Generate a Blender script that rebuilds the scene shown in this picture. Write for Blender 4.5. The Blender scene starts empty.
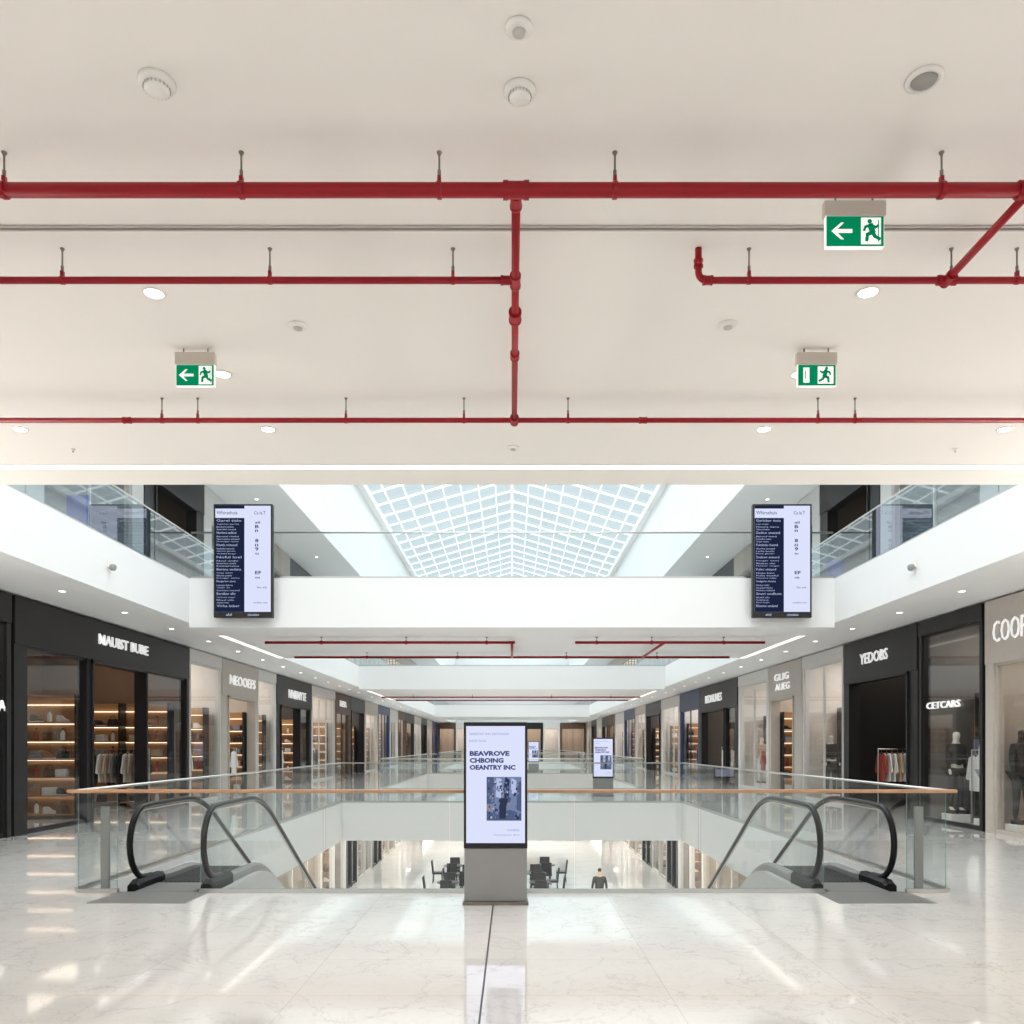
import bpy, math, random
from mathutils import Vector, Matrix
random.seed(7)
sc=bpy.context.scene
col=sc.collection
sc.view_settings.view_transform='Standard'
sc.view_settings.exposure=0.04

# ------------------------------------------------------------------ materials
MATS={}
def mat(name,c,rough=.5,metal=0.0,var=.04,scale=6,emit=None,es=0.0,spec=.5):
    if name in MATS: return MATS[name]
    m=bpy.data.materials.new(name); m.use_nodes=True
    nt=m.node_tree; b=nt.nodes['Principled BSDF']
    n=nt.nodes.new('ShaderNodeTexNoise'); n.inputs['Scale'].default_value=scale
    tc=nt.nodes.new('ShaderNodeTexCoord'); nt.links.new(tc.outputs['Object'],n.inputs['Vector'])
    mx=nt.nodes.new('ShaderNodeMix'); mx.data_type='RGBA'
    mx.inputs[6].default_value=(*[x*(1-var) for x in c],1)
    mx.inputs[7].default_value=(*[min(1,x*(1+var)) for x in c],1)
    nt.links.new(n.outputs['Fac'],mx.inputs[0]); nt.links.new(mx.outputs[2],b.inputs['Base Color'])
    b.inputs['Roughness'].default_value=rough; b.inputs['Metallic'].default_value=metal
    b.inputs['Specular IOR Level'].default_value=spec
    if emit is not None:
        b.inputs['Emission Color'].default_value=(*emit,1); b.inputs['Emission Strength'].default_value=es
    MATS[name]=m; return m
def emis(name,c,s):
    if name in MATS: return MATS[name]
    m=bpy.data.materials.new(name); m.use_nodes=True
    nt=m.node_tree; nt.nodes.clear()
    o=nt.nodes.new('ShaderNodeOutputMaterial'); e=nt.nodes.new('ShaderNodeEmission')
    e.inputs[0].default_value=(*c,1); e.inputs[1].default_value=s
    nt.links.new(e.outputs[0],o.inputs[0]); MATS[name]=m; return m
def glass(name,tint,base=.04,amp=.9,haze=0.0):
    if name in MATS: return MATS[name]
    m=bpy.data.materials.new(name); m.use_nodes=True
    nt=m.node_tree; nt.nodes.clear(); N=nt.nodes.new; K=nt.links.new
    o=N('ShaderNodeOutputMaterial'); t=N('ShaderNodeBsdfTransparent'); g=N('ShaderNodeBsdfGlossy')
    t.inputs[0].default_value=(*tint,1); g.inputs['Roughness'].default_value=.02
    lw=N('ShaderNodeLayerWeight'); lw.inputs['Blend'].default_value=.5
    p=N('ShaderNodeMath'); p.operation='POWER'; p.inputs[1].default_value=4.0
    K(lw.outputs['Facing'],p.inputs[0])
    ma=N('ShaderNodeMath'); ma.operation='MULTIPLY_ADD'; ma.inputs[1].default_value=amp; ma.inputs[2].default_value=base
    K(p.outputs[0],ma.inputs[0])
    mx=N('ShaderNodeMixShader'); K(ma.outputs[0],mx.inputs[0]); K(t.outputs[0],mx.inputs[1]); K(g.outputs[0],mx.inputs[2])
    K(mx.outputs[0],o.inputs[0]); MATS[name]=m; return m
def marble():
    m=bpy.data.materials.new('marble_tiles'); m.use_nodes=True
    nt=m.node_tree; b=nt.nodes['Principled BSDF']; N=nt.nodes.new; K=nt.links.new
    tc=N('ShaderNodeTexCoord')
    def vein(scale,dist,wd,st):
        n1=N('ShaderNodeTexNoise'); n1.inputs['Scale'].default_value=scale; n1.inputs['Detail'].default_value=8; n1.inputs['Roughness'].default_value=.62; n1.inputs['Distortion'].default_value=dist
        K(tc.outputs['Object'],n1.inputs['Vector'])
        r1=N('ShaderNodeValToRGB'); e=r1.color_ramp.elements
        e[0].position=.5-wd; e[0].color=(0,0,0,1); e[1].position=.5+wd; e[1].color=(0,0,0,1)
        k=r1.color_ramp.elements.new(.5); k.color=(st,st,st,1); K(n1.outputs['Fac'],r1.inputs[0]); return r1
    v1=vein(1.3,.5,.012,.32); v2=vein(3.1,.8,.016,.17)
    ad=N('ShaderNodeMath'); ad.operation='ADD'; K(v1.outputs[0],ad.inputs[0]); K(v2.outputs[0],ad.inputs[1])
    n3=N('ShaderNodeTexNoise'); n3.inputs['Scale'].default_value=.8; K(tc.outputs['Object'],n3.inputs['Vector'])
    mu=N('ShaderNodeMath'); mu.operation='MULTIPLY'; K(ad.outputs[0],mu.inputs[0]); K(n3.outputs['Fac'],mu.inputs[1])
    mu2=N('ShaderNodeMath'); mu2.operation='MULTIPLY'; mu2.inputs[1].default_value=1.9; K(mu.outputs[0],mu2.inputs[0])
    n2=N('ShaderNodeTexNoise'); n2.inputs['Scale'].default_value=1.1; n2.inputs['Detail'].default_value=6; K(tc.outputs['Object'],n2.inputs['Vector'])
    c0=N('ShaderNodeMix'); c0.data_type='RGBA'; c0.inputs[6].default_value=(.765,.745,.725,1); c0.inputs[7].default_value=(.90,.885,.87,1)
    K(n2.outputs['Fac'],c0.inputs[0])
    c1=N('ShaderNodeMix'); c1.data_type='RGBA'; c1.inputs[7].default_value=(.40,.38,.36,1)
    K(mu2.outputs[0],c1.inputs[0]); K(c0.outputs[2],c1.inputs[6])
    br=N('ShaderNodeTexBrick'); br.offset=0; br.inputs['Scale'].default_value=1.0
    br.inputs['Brick Width'].default_value=1.2; br.inputs['Row Height'].default_value=.9; br.inputs['Mortar Size'].default_value=.003
    br.inputs['Color1'].default_value=(1,1,1,1); br.inputs['Color2'].default_value=(.95,.95,.95,1); br.inputs['Mortar'].default_value=(.78,.76,.74,1)
    mp=N('ShaderNodeMapping'); mp.inputs['Location'].default_value=(.19,.1,0); K(tc.outputs['Object'],mp.inputs[0]); K(mp.outputs[0],br.inputs['Vector'])
    c2=N('ShaderNodeMix'); c2.data_type='RGBA'; c2.blend_type='MULTIPLY'; c2.inputs[0].default_value=1
    K(c1.outputs[2],c2.inputs[6]); K(br.outputs[0],c2.inputs[7]); K(c2.outputs[2],b.inputs['Base Color'])
    b.inputs['Roughness'].default_value=.05; b.inputs['Specular IOR Level'].default_value=1.0
    b.inputs['Coat Weight'].default_value=.4; b.inputs['Coat Roughness'].default_value=.03
    return m
MARBLE=marble()
WHITE=mat('white_plaster',(.81,.81,.805),.6,var=.015,scale=1)
CEIL=mat('warm_ceiling_paint',(.87,.83,.78),.7,var=.015,scale=.7)
RED=mat('red_pipe_paint',(.29,.004,.011),.4,var=.1,spec=.3)
STEEL=mat('brushed_steel',(.55,.54,.52),.3,1.0)
GALV=mat('galvanised_steel',(.22,.20,.18),.45,.9)
BLACK=mat('black_rubber',(.002,.002,.0025),.3,spec=.25)
BLKP=mat('black_panel',(.016,.015,.016),.4,spec=.3)
BLKD=mat('black_escalator_deck',(.008,.008,.009),.4,spec=.2)
DKMET=mat('dark_metal',(.04,.04,.045),.4,.5)
GREYM=mat('grey_metal',(.28,.275,.27),.4,.3)
LGREY=mat('light_grey_cladding',(.46,.46,.455),.4)
WOOD=mat('bronze_wood_rail',(.42,.23,.12),.35,var=.2,scale=12)
PLASTIC=mat('white_plastic',(.80,.77,.73),.4)
GRILLE=mat('grey_grille',(.28,.27,.25),.6)
BEIGE=mat('beige_stone',(.50,.45,.40),.6,var=.08)
STONE=mat('pale_stone',(.64,.62,.60),.6,var=.05)
BROWN=mat('brown_panel',(.11,.06,.035),.5)
NAVY=mat('navy_panel',(.012,.025,.10),.4)
GREEN=mat('exit_green',(0,.18,.08),.8,emit=(0,.25,.10),es=.5,spec=.05)
SIGNW=mat('sign_white',(.9,.9,.9),.6,emit=(1,1,1),es=.5,spec=.1)
LETTER=mat('illuminated_letter',(.85,.85,.85),.5,emit=(1,1,1),es=.4)
GL=glass('clear_balustrade_glass',(.95,.975,.972),.03,.7)
GLE=mat('glass_edge_green',(.25,.4,.36),.2)
GLU=glass('upper_balustrade_glass',(.62,.74,.79),.26,.62)
GLS=glass('shop_glass',(.95,.965,.965),.07,.55)
GLR=glass('roof_glass',(.79,.885,.915),.02,.1)
LITE2=emis('strip_lamp',(1,.93,.85),1.5)
SHOPL=emis('shop_lamp',(1,.87,.73),6.0)
SHOPL2=emis('shop_lamp_cool',(1,.93,.86),8.0)
LAMPD=emis('shop_lamp_dim',(1,.84,.66),1.3)
SHELFL=emis('shelf_lamp',(1,.82,.62),2.6)

# ------------------------------------------------------------------ mesh builder
import bmesh
class MB:
    def __init__(s): s.v=[];s.f=[];s.m=[]
    def add(s,vs,fs,mi=0):
        o=len(s.v); s.v+= [tuple(v) for v in vs]
        for f in fs: s.f.append([i+o for i in f]); s.m.append(mi)
        return s
    def box(s,x0,x1,y0,y1,z0,z1,mi=0):
        return s.add([(x0,y0,z0),(x1,y0,z0),(x1,y1,z0),(x0,y1,z0),(x0,y0,z1),(x1,y0,z1),(x1,y1,z1),(x0,y1,z1)],
          [(0,3,2,1),(4,5,6,7),(0,1,5,4),(1,2,6,5),(2,3,7,6),(3,0,4,7)],mi)
    def quad(s,a,b,c,d,mi=0): return s.add([a,b,c,d],[(0,1,2,3)],mi)
    def prism(s,pts,ext,mi=0):
        n=len(pts); e=Vector(ext); p=[Vector(q) for q in pts]
        return s.add(p+[q+e for q in p],[list(range(n))[::-1],list(range(n,2*n))]+[(i,(i+1)%n,n+(i+1)%n,n+i) for i in range(n)],mi)
    def tube(s,path,r,n=10,mi=0,flat=None):
        P=[Vector(p) for p in path]; rs=r if isinstance(r,(list,tuple)) else [r]*len(P)
        T=[]
        for i in range(len(P)):
            a=P[max(i-1,0)]; b=P[min(i+1,len(P)-1)]; T.append((b-a).normalized())
        up=Vector((0,0,1)) if abs(T[0].z)<.9 else Vector((1,0,0))
        nrm=(up-T[0]*up.dot(T[0])).normalized(); vs=[]
        for i,p in enumerate(P):
            nrm=(nrm-T[i]*nrm.dot(T[i])).normalized(); bn=T[i].cross(nrm)
            for k in range(n):
                a=2*math.pi*k/n+ (math.pi/4 if n==4 else 0)
                vs.append(p+(nrm*math.cos(a)+bn*math.sin(a)*(flat or 1))*rs[i])
        fs=[]
        for i in range(len(P)-1):
            for k in range(n): fs.append((i*n+k,i*n+(k+1)%n,(i+1)*n+(k+1)%n,(i+1)*n+k))
        fs.append(list(range(n))[::-1]); fs.append([(len(P)-1)*n+k for k in range(n)])
        return s.add(vs,fs,mi)
    def lathe(s,prof,n=24,c=(0,0,0),mi=0):
        vs=[];fs=[]
        for r,z in prof:
            for k in range(n):
                a=2*math.pi*k/n; vs.append((c[0]+r*math.cos(a),c[1]+r*math.sin(a),c[2]+z))
        for i in range(len(prof)-1):
            for k in range(n): fs.append((i*n+k,i*n+(k+1)%n,(i+1)*n+(k+1)%n,(i+1)*n+k))
        fs.append(list(range(n))[::-1]); fs.append([(len(prof)-1)*n+k for k in range(n)])
        return s.add(vs,fs,mi)
    def line(s,a,b,w,y0,y1,mi=0):
        a=Vector((a[0],0,a[1])); b=Vector((b[0],0,b[1])); d=(b-a).normalized(); n=Vector((-d.z,0,d.x))*w/2
        a=a-d*w*.3; b=b+d*w*.3
        pts=[a-n,b-n,b+n,a+n]
        return s.prism([(p.x,y0,p.z) for p in pts],(0,y1-y0,0),mi)
    def obj(s,name,mats,parent=None,loc=(0,0,0),smooth=False,bevel=0,rz=0,label=None):
        me=bpy.data.meshes.new(name); me.from_pydata(s.v,[],s.f)
        for m in (mats if isinstance(mats,(list,tuple)) else [mats]): me.materials.append(m)
        me.polygons.foreach_set('material_index',s.m)
        me.update()
        bm=bmesh.new(); bm.from_mesh(me)
        bmesh.ops.recalc_face_normals(bm,faces=bm.faces)
        bm.to_mesh(me); bm.free()
        if smooth:
            for p in me.polygons: p.use_smooth = len(p.vertices)<=4
        o=bpy.data.objects.new(name,me); col.objects.link(o); o.location=loc; o.rotation_euler=(0,0,rz)
        if bevel:
            b=o.modifiers.new('b','BEVEL'); b.width=bevel; b.segments=2; b.limit_method='ANGLE'
        if parent: o.parent=parent
        if label: o['label']=label
        return o
def tag(o,label,cat,group=None):
    o['label']=label; o['category']=cat
    if group: o['group']=group
    return o
def root(name,loc,label,cat,group=None,rz=0):
    e=bpy.data.objects.new(name,None); col.objects.link(e); e.empty_display_size=.1
    e.location=loc; e.rotation_euler=(0,0,rz); return tag(e,label,cat,group)
def struct(o): o['kind']='structure'; return o
def dup(src,loc,rz=None,label=None,group=None):
    def rec(o,par):
        c=o.copy(); col.objects.link(c)
        if par: c.parent=par; c.matrix_parent_inverse=o.matrix_parent_inverse.copy()
        for ch in list(o.children): rec(ch,c)
        return c
    c=rec(src,None); c.location=loc
    if rz is not None: c.rotation_euler=(0,0,rz)
    if label: c['label']=label
    if group: c['group']=group
    return c
def text_mb(body,w,h,y0=0.0,th=.01,bold=.02,x0=0,z0=0,mb=None,mi=0,align='LEFT'):
    cu=bpy.data.curves.new('t','FONT'); cu.body=body; cu.size=1; cu.extrude=.05; cu.offset=bold; cu.resolution_u=2; cu.align_x=align; cu.space_line=.85
    o=bpy.data.objects.new('t',cu); col.objects.link(o)
    dg=bpy.context.evaluated_depsgraph_get(); me=bpy.data.meshes.new_from_object(o.evaluated_get(dg))
    bpy.data.objects.remove(o); bpy.data.curves.remove(cu)
    vs=[v.co.copy() for v in me.vertices]; fs=[list(p.vertices) for p in me.polygons]
    bpy.data.meshes.remove(me)
    ax=min(v.x for v in vs); bx=max(v.x for v in vs); ay=min(v.y for v in vs); by=max(v.y for v in vs)
    mb=mb or MB()
    out=[(x0+(v.x-ax)/(bx-ax)*w, y0-th*(v.z+.05)/.1, z0+(v.y-ay)/(by-ay)*h) for v in vs]
    mb.add(out,fs,mi); return mb

# ------------------------------------------------------------------ structure
VOIDS=[(9.04,23),(30,46),(54,78)]
f=MB()
def slab(mb,x0,x1,y0,y1,z0,z1):
    mb.box(x0,x1,y0,y1,z0,z1,1); mb.m[-5]=0
slab(f,-13,13,-12,9.04,-1.05,0)
slab(f,-13,-4.7,9.04,103,-1.05,0); slab(f,4.7,13,9.04,103,-1.05,0)
for a,b in [(23,30),(46,54),(78,103)]: slab(f,-4.7,4.7,a,b,-1.05,0)
struct(f.obj('floor',[MARBLE,WHITE]))
f=MB(); slab(f,-13,13,4,103,-4.6,-4.5); struct(f.obj('floor',[MARBLE,WHITE]))
struct(MB().box(-.195,-.183,-11,9.0,0,.0015).obj('trim_1',DKMET))
struct(MB().box(-13,13,-6,8.45,4.25,5.2).obj('ceiling',CEIL))
for s in (-1,1):
    a,b=sorted((7*s,13*s)); struct(MB().box(a,b,8.45,103,4.25,5.2).obj('ceiling',WHITE))
    struct(MB().box(a,b,8.45,103,9.3,9.5).obj('ceiling',WHITE))
    a,b=sorted((7*s,7.25*s)); struct(MB().box(a,b,8.45,103,9.5,13.6).obj('wall_left' if s<0 else 'wall_right',WHITE))
    a,b=sorted((6.85*s,7.0*s)); struct(MB().box(a,b,8.45,103,9.25,9.75).obj('trim_4' if s<0 else 'trim_5',WHITE))
    a,b=sorted((6.7*s,7.0*s)); struct(MB().box(a,b,8.45,103,13.3,13.6).obj('trim_6' if s<0 else 'trim_7',WHITE))
    a,b=sorted((8.7*s,9*s)); struct(MB().box(a,b,-6,11.8,0,4.25).obj('wall_left' if s<0 else 'wall_right',STONE))
    a,b=sorted((13*s,13.2*s)); struct(MB().box(a,b,-6,103,-4.5,9.3).obj('wall_left' if s<0 else 'wall_right',WHITE))
struct(MB().box(-13,13,103,103.3,-4.5,15.5).obj('wall_back',WHITE))
struct(MB().box(-13,13,3.7,4,-4.5,-1.05).obj('wall_front',WHITE))
BB=4.15
for a,b in [(18,24.4),(38,47),(75,84)]:
    struct(MB().box(-7,7,a,b,BB,5.22).obj('ceiling',WHITE))
m=MB().box(-8.6,8.6,4.228,4.238,4.241,4.25,0).box(-8.6,8.6,4.258,4.268,4.241,4.25,0).box(-8.6,8.6,4.238,4.258,4.247,4.25,1)
struct(m.obj('trim_2',[mat('slot_frame',(.5,.46,.42),.5),GRILLE]))
# pitched skylight
EZ,RZ=13.6,15.6
gl=MB(); gl.quad((-7,8.4,EZ),(0,8.4,RZ),(0,103,RZ),(-7,103,EZ)); gl.quad((0,8.4,RZ),(7,8.4,EZ),(7,103,EZ),(0,103,RZ))
struct(gl.obj('window_1',GLR))
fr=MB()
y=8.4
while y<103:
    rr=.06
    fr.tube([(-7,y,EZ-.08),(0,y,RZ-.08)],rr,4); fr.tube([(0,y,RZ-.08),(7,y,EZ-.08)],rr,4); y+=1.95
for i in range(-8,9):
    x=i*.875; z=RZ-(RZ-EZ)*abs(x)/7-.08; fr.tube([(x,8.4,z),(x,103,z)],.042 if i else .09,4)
struct(fr.obj('trim_3',mat('roof_frame_self_lit',(.85,.87,.88),.5,emit=(.92,.97,1),es=.42)))  # brightness of the bars is put in as emission; they are no lamps

# ------------------------------------------------------------------ ceiling devices
def detector(loc,d,label,kind=0):
    r=root('smoke_detector' if kind!=1 else 'ceiling_speaker',loc,label,'smoke detector' if kind!=1 else 'speaker'); h=d/2
    if kind==0:
        MB().lathe([(h,0),(h,-.012),(h*.93,-.02),(h*.7,-.024)],28).obj('base',PLASTIC,r,smooth=True)
        MB().lathe([(h*.7,-.022),(h*.66,-.036),(h*.5,-.044),(h*.2,-.047)],28).obj('sensor_cap',PLASTIC,r,smooth=True)
        q=MB()
        for k in range(20):
            a=2*math.pi*k/20; q.box(h*.7*math.cos(a)-.002,h*.7*math.cos(a)+.002,h*.7*math.sin(a)-.002,h*.7*math.sin(a)+.002,-.034,-.024)
        q.obj('vent_slots',mat('slot_grey',(.5,.47,.43),.6),r)
    elif kind==1:
        MB().lathe([(h,0),(h*.98,-.008),(h*.72,-.013),(h*.7,-.006)],32).obj('bezel',PLASTIC,r,smooth=True)
        MB().lathe([(h*.7,-.004),(h*.6,-.014),(h*.2,-.016)],28).obj('grille',GRILLE,r,smooth=True)
    else:
        MB().lathe([(h,0),(h,-.01),(h*.8,-.018),(h*.55,-.02)],24).obj('base',PLASTIC,r,smooth=True)
        MB().lathe([(h*.5,-.018),(h*.45,-.028),(h*.15,-.032)],20).obj('sensor_cap',mat('slot_grey',(.5,.47,.43),.6),r,smooth=True)
CZ=4.25
detector((.026,3.063,CZ),.1,'small round white smoke detector on the ceiling',2)
detector((-1.419,3.317,CZ),.145,'wide round white smoke detector with vents on ceiling')
detector((.032,3.358,CZ),.13,'round white domed smoke detector near the red pipe')
detector((1.639,3.302,CZ),.145,'round white ceiling speaker with grey grille',1)
detector((-1.35,5.237,CZ),.115,'small round off-white detector between downlights',2)
detector((1.36,5.224,CZ),.115,'small round off-white detector between downlights',2)
detector((.01,7.38,CZ),.1,'small round white detector near the light strip',2)
for x in (-3.93,3.97): detector((x,7.43,CZ),.04,'tiny flush sprinkler head in the ceiling',2)

dl=root('ceiling_downlight',(-2.099,4.866,CZ),'round recessed lit downlight in the ceiling','downlight','lobby ceiling downlights')
MB().lathe([(.068,0),(.068,-.004),(.056,-.007),(.054,-.002)],28).obj('trim_ring',PLASTIC,dl,smooth=True)
MB().lathe([(.054,-.001),(.05,-.006),(.02,-.008)],24).obj('lens',emis('downlight_lens',(1,.93,.82),8),dl)
LAMPS=[(-2.099,4.866),(2.083,4.856),(-2.07,5.929),(2.057,5.929),(-4.126,6.96),(-2.046,6.96),(2.113,6.96),(4.134,6.96)]
for x,y in LAMPS[1:]: dup(dl,(x,y,CZ))
for s in (-1,1):
    y=12.0
    while y<75:
        dup(dl,(7.75*s,y,CZ),label='small recessed downlight in the walkway soffit',group='walkway soffit downlights'); y+=2.3 if y<40 else 4
    y=22
    while y<60:
        dup(dl,(8.0*s,y,9.3),label='small recessed downlight in the upper soffit',group='upper soffit downlights'); y+=4
def strip(x0,x1,y0,y1,z,label):
    r=root('linear_light',((x0+x1)/2,(y0+y1)/2,z),label,'light'); hx=(x1-x0)/2; hy=(y1-y0)/2
    MB().box(-hx,hx,-hy,hy,-.006,0).obj('housing',PLASTIC,r)
    e=.012
    MB().box(-hx+e,hx-e,-hy+e,hy-e,-.012,-.006).obj('diffuser',LITE2,r)
strip(-8.6,8.6,7.83,7.96,CZ-.001,'long warm linear light recessed along the ceiling edge')
for s in (-1,1):
    for a,b in ((19.3,24.3),(39,46.8)):
        x=6.75*s; strip(x-.09,x+.09,a,b,BB-.001,'slim linear light under the white bridge')

# exit signs
def man(mb,cx,cz,s,mi,y0,y1,fl=1):
    P=lambda x,z:(cx+fl*x*s,cz+z*s)
    c=P(-.06,.39); mb.prism([(c[0]+.095*s*math.cos(a*math.pi/6),y0,c[1]+.095*s*math.sin(a*math.pi/6)) for a in range(12)],(0,y1-y0,0),mi)
    for a,b,w in [((-.03,.22),(.06,-.04),.24),((-.03,.24),(-.24,.16),.11),((-.24,.16),(-.29,.02),.10),((0,.24),(.19,.14),.11),((.19,.14),(.29,.22),.10),
                  ((.04,-.07),(-.16,-.16),.15),((-.16,-.16),(-.18,-.40),.13),((.06,-.07),(.17,-.24),.15),((.17,-.24),(.36,-.34),.13)]:
        mb.line(P(*a),P(*b),w*s,y0,y1,mi)
def exit_sign(loc,w,h,hh,label,arrow=True):
    r=root('exit_sign',loc,label,'exit sign')
    for x in (-w*.32,w*.32): MB().tube([(x,0,0),(x,0,-.035)],.005,8).obj('mounting_rod',GALV,r)
    MB().box(-w*.53,w*.53,-.02,.02,-.03-hh,-.03).obj('housing',mat('sign_housing',(.60,.54,.47),.5),r,bevel=.004)
    zt=-.03-hh; zb=zt-h
    MB().box(-w/2,w/2,-.012,.012,zb,zt).obj('panel',[SIGNW],r)
    e=.0025; y0=-.0145; MB().box(-w/2+e,w/2-e,y0,-.012,zb+e,zt-e).obj('green_face',[GREEN],r)
    yc0=-.0165; yc1=-.0145; zc=(zt+zb)/2
    g=MB()
    if arrow:
        ax=-w*.23; a=h*.27
        MB().prism([(ax-a*1.25,yc0,zc),(ax-a*.1,yc0,zc+a),(ax+a*.25,yc0,zc+a),(ax-a*.55,yc0,zc+a*.22),(ax+a*1.25,yc0,zc+a*.22),(ax+a*1.25,yc0,zc-a*.22),(ax-a*.55,yc0,zc-a*.22),(ax+a*.25,yc0,zc-a),(ax-a*.1,yc0,zc-a)],(0,.002,0),0).obj('arrow_symbol',SIGNW,r)
        g.box(w*.10,w*.44,yc0,yc1,zb+h*.07,zt-h*.07,0)
        man(g,w*.27,zc,h*.78,1,yc0-.002,yc0)
        g.box(w*.39,w*.405,yc0-.002,yc0,zb+h*.14,zt-h*.14,1)
    else:
        MB().box(-w*.36,-w*.2,yc0,yc1,zb+h*.15,zt-h*.15,0).box(-w*.31,-w*.29,yc0-.002,yc0,zc-h*.2,zc+h*.2,1).obj('door_symbol',[SIGNW,GREEN],r)
        g.box(w*.02,w*.43,yc0,yc1,zb+h*.1,zt-h*.1,0)
        man(g,w*.22,zc,h*.80,1,yc0-.002,yc0,-1)
    g.obj('pictogram',[SIGNW,GREEN],r)
exit_sign((1.652,4.01,CZ),.28,.148,.072,'green exit sign with arrow and running man, beside red pipe')
exit_sign((-2.114,5.55,CZ),.254,.142,.082,'small green exit sign with arrow and running man')
exit_sign((2.034,5.55,CZ),.254,.142,.082,'small green exit sign with doorway and running man',False)

# ------------------------------------------------------------------ sprinkler pipes
PZ=4.08
def hanger(r,x,y,pr,ztop):
    q=MB(); q.tube([(x,y,PZ+pr),(x,y,ztop)],.0045,8,0)
    q.lathe([(.012,0),(.012,-.004),(.008,-.008),(.006,-.016)],12,(x,y,ztop),0)
    q.lathe([(.008,0),(.008,.022)],8,(x,y,PZ+pr+.035),0)
    q.tube([(x-.010,y,PZ),(x+.010,y,PZ)],pr*1.18,14,1)
    q.box(x-.008,x+.008,y-.01,y+.01,PZ+pr*.9,PZ+pr+.03,1)
    q.obj('hanger',[GALV,RED],r)
def coupling(r,p0,p1,rad):
    p0=Vector(p0);p1=Vector(p1); d=(p1-p0)
    q=MB(); q.tube([p0,p0+d*.2,p0+d*.2001,p0+d*.8,p0+d*.8001,p1],[rad*1.1,rad*1.1,rad,rad,rad*1.1,rad*1.1],16)
    q.obj('coupling',RED,r)
sp=root('sprinkler_pipe',(0,3.71,CZ),'red sprinkler pipework hanging below lobby ceiling','pipe')
def rel(mb,name,r=sp): return mb.obj(name,RED,r,smooth=True)
inv=Matrix.Translation(-Vector(sp.location))
before=set(o.name for o in bpy.data.objects)
Y1,Y2,Y3=3.71,4.43,6.34
rel(MB().tube([(-6,Y1,PZ),(6,Y1,PZ)],.031,18),'main_pipe')
rel(MB().tube([(.018,Y1,PZ),(.018,Y3,PZ)],.021,14),'spine_pipe')
rel(MB().tube([(-6,Y2,PZ),(.018,Y2,PZ)],.018,14),'branch_pipe')
ez=[(6,Y2,PZ),(1.04,Y2,PZ)]+[(1.04-.045*math.sin(a),Y2,PZ+.045-.045*math.cos(a)) for a in [math.radians(t) for t in (15,30,45,60,75,90)]]+[(.995,Y2,PZ+.12),(.995,Y2,CZ)]
rel(MB().tube(ez,.018,14),'branch_pipe')
rel(MB().tube([(-8,Y3,PZ),(8,Y3,PZ)],.019,14),'rear_pipe')
rel(MB().tube([(2.32,Y1,PZ),(2.32,Y2,PZ)],.020,14),'cross_pipe')
for x in (-2.27,-1.21,-.325,.46,1.92): hanger(sp,x,Y1,.031,CZ)
for x in (-2.40,-1.292,-.315,1.265,2.345,2.695): hanger(sp,x,Y2,.018,CZ)
for x in (-2.674,-2.4,-1.268,-.367,.428,2.337,2.62): hanger(sp,x,Y3,.019,CZ)
coupling(sp,(-.04,Y1,PZ),(.076,Y1,PZ),.036)
coupling(sp,(2.26,Y1,PZ),(2.38,Y1,PZ),.036)
coupling(sp,(.018,Y1+.03,PZ),(.018,Y1+.12,PZ),.026)
coupling(sp,(.018,Y2-.05,PZ),(.018,Y2+.06,PZ),.027)
coupling(sp,(.018,4.75,PZ),(.018,4.85,PZ),.034)
coupling(sp,(.018,5.25,PZ),(.018,5.32,PZ),.027)
coupling(sp,(.018,6.28,PZ),(.018,6.38,PZ),.030)
coupling(sp,(-.06,Y2,PZ),(0,Y2,PZ),.023)
coupling(sp,(2.32,Y2-.06,PZ),(2.32,Y2+.03,PZ),.025)
coupling(sp,(2.27,Y2,PZ),(2.37,Y2,PZ),.024)
coupling(sp,(1.02,Y2,PZ),(1.07,Y2,PZ),.023)
coupling(sp,(.995,Y2,PZ+.07),(.995,Y2,PZ+.11),.023)
for x in (-2.94,1.0): coupling(sp,(x-.03,Y3,PZ),(x+.03,Y3,PZ),.023)
for o in bpy.data.objects:
    if o.name not in before: o.data.transform(inv)
def far_pipe(segs,hangs,loc,label,z=4.02,zt=BB):
    r=root('sprinkler_pipe',loc,label,'pipe')
    L=Vector(loc)
    for a,b in segs: MB().tube([Vector(a)-L,Vector(b)-L],.033,10).obj('pipe',RED,r,smooth=True)
    for x,y in hangs:
        q=MB(); p=Vector((x,y,z))-L; t=Vector((x,y,zt))-L
        q.tube([p,t],.008,6,0); q.tube([p+Vector((-.03,0,0)),p+Vector((.03,0,0))],.045,10,1); q.lathe([(.03,0),(.03,-.02)],8,t,0)
        q.obj('hanger',[GALV,RED],r)
far_pipe([((-5.83,19.6,4.02),(.07,19.6,4.02)),((.0,19.6,4.02),(0,22.9,4.02)),((-6,22.9,4.02),(6,22.9,4.02))],[(-4.5,19.6),(-2.5,19.6),(-.6,19.6),(-4,22.9),(-1.5,22.9),(1.5,22.9),(4,22.9)],(-2.9,19.6,BB),'red sprinkler pipes under the white bridge')
far_pipe([((1.49,19.6,4.02),(5.97,19.6,4.02)),((3.6,19.6,4.02),(3.6,22.8,4.02))],[(2,19.6),(3.3,19.6),(5,19.6)],(3.6,19.6,BB),'short red sprinkler pipe under the white bridge')
far_pipe([((-6.6,42,4.02),(6.5,42,4.02)),((-6.3,45,4.02),(6.3,45,4.02))],[(-5,42),(-2,42),(2,42),(5,42)],(0,42,BB),'pair of long red sprinkler pipes under a second bridge')

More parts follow.
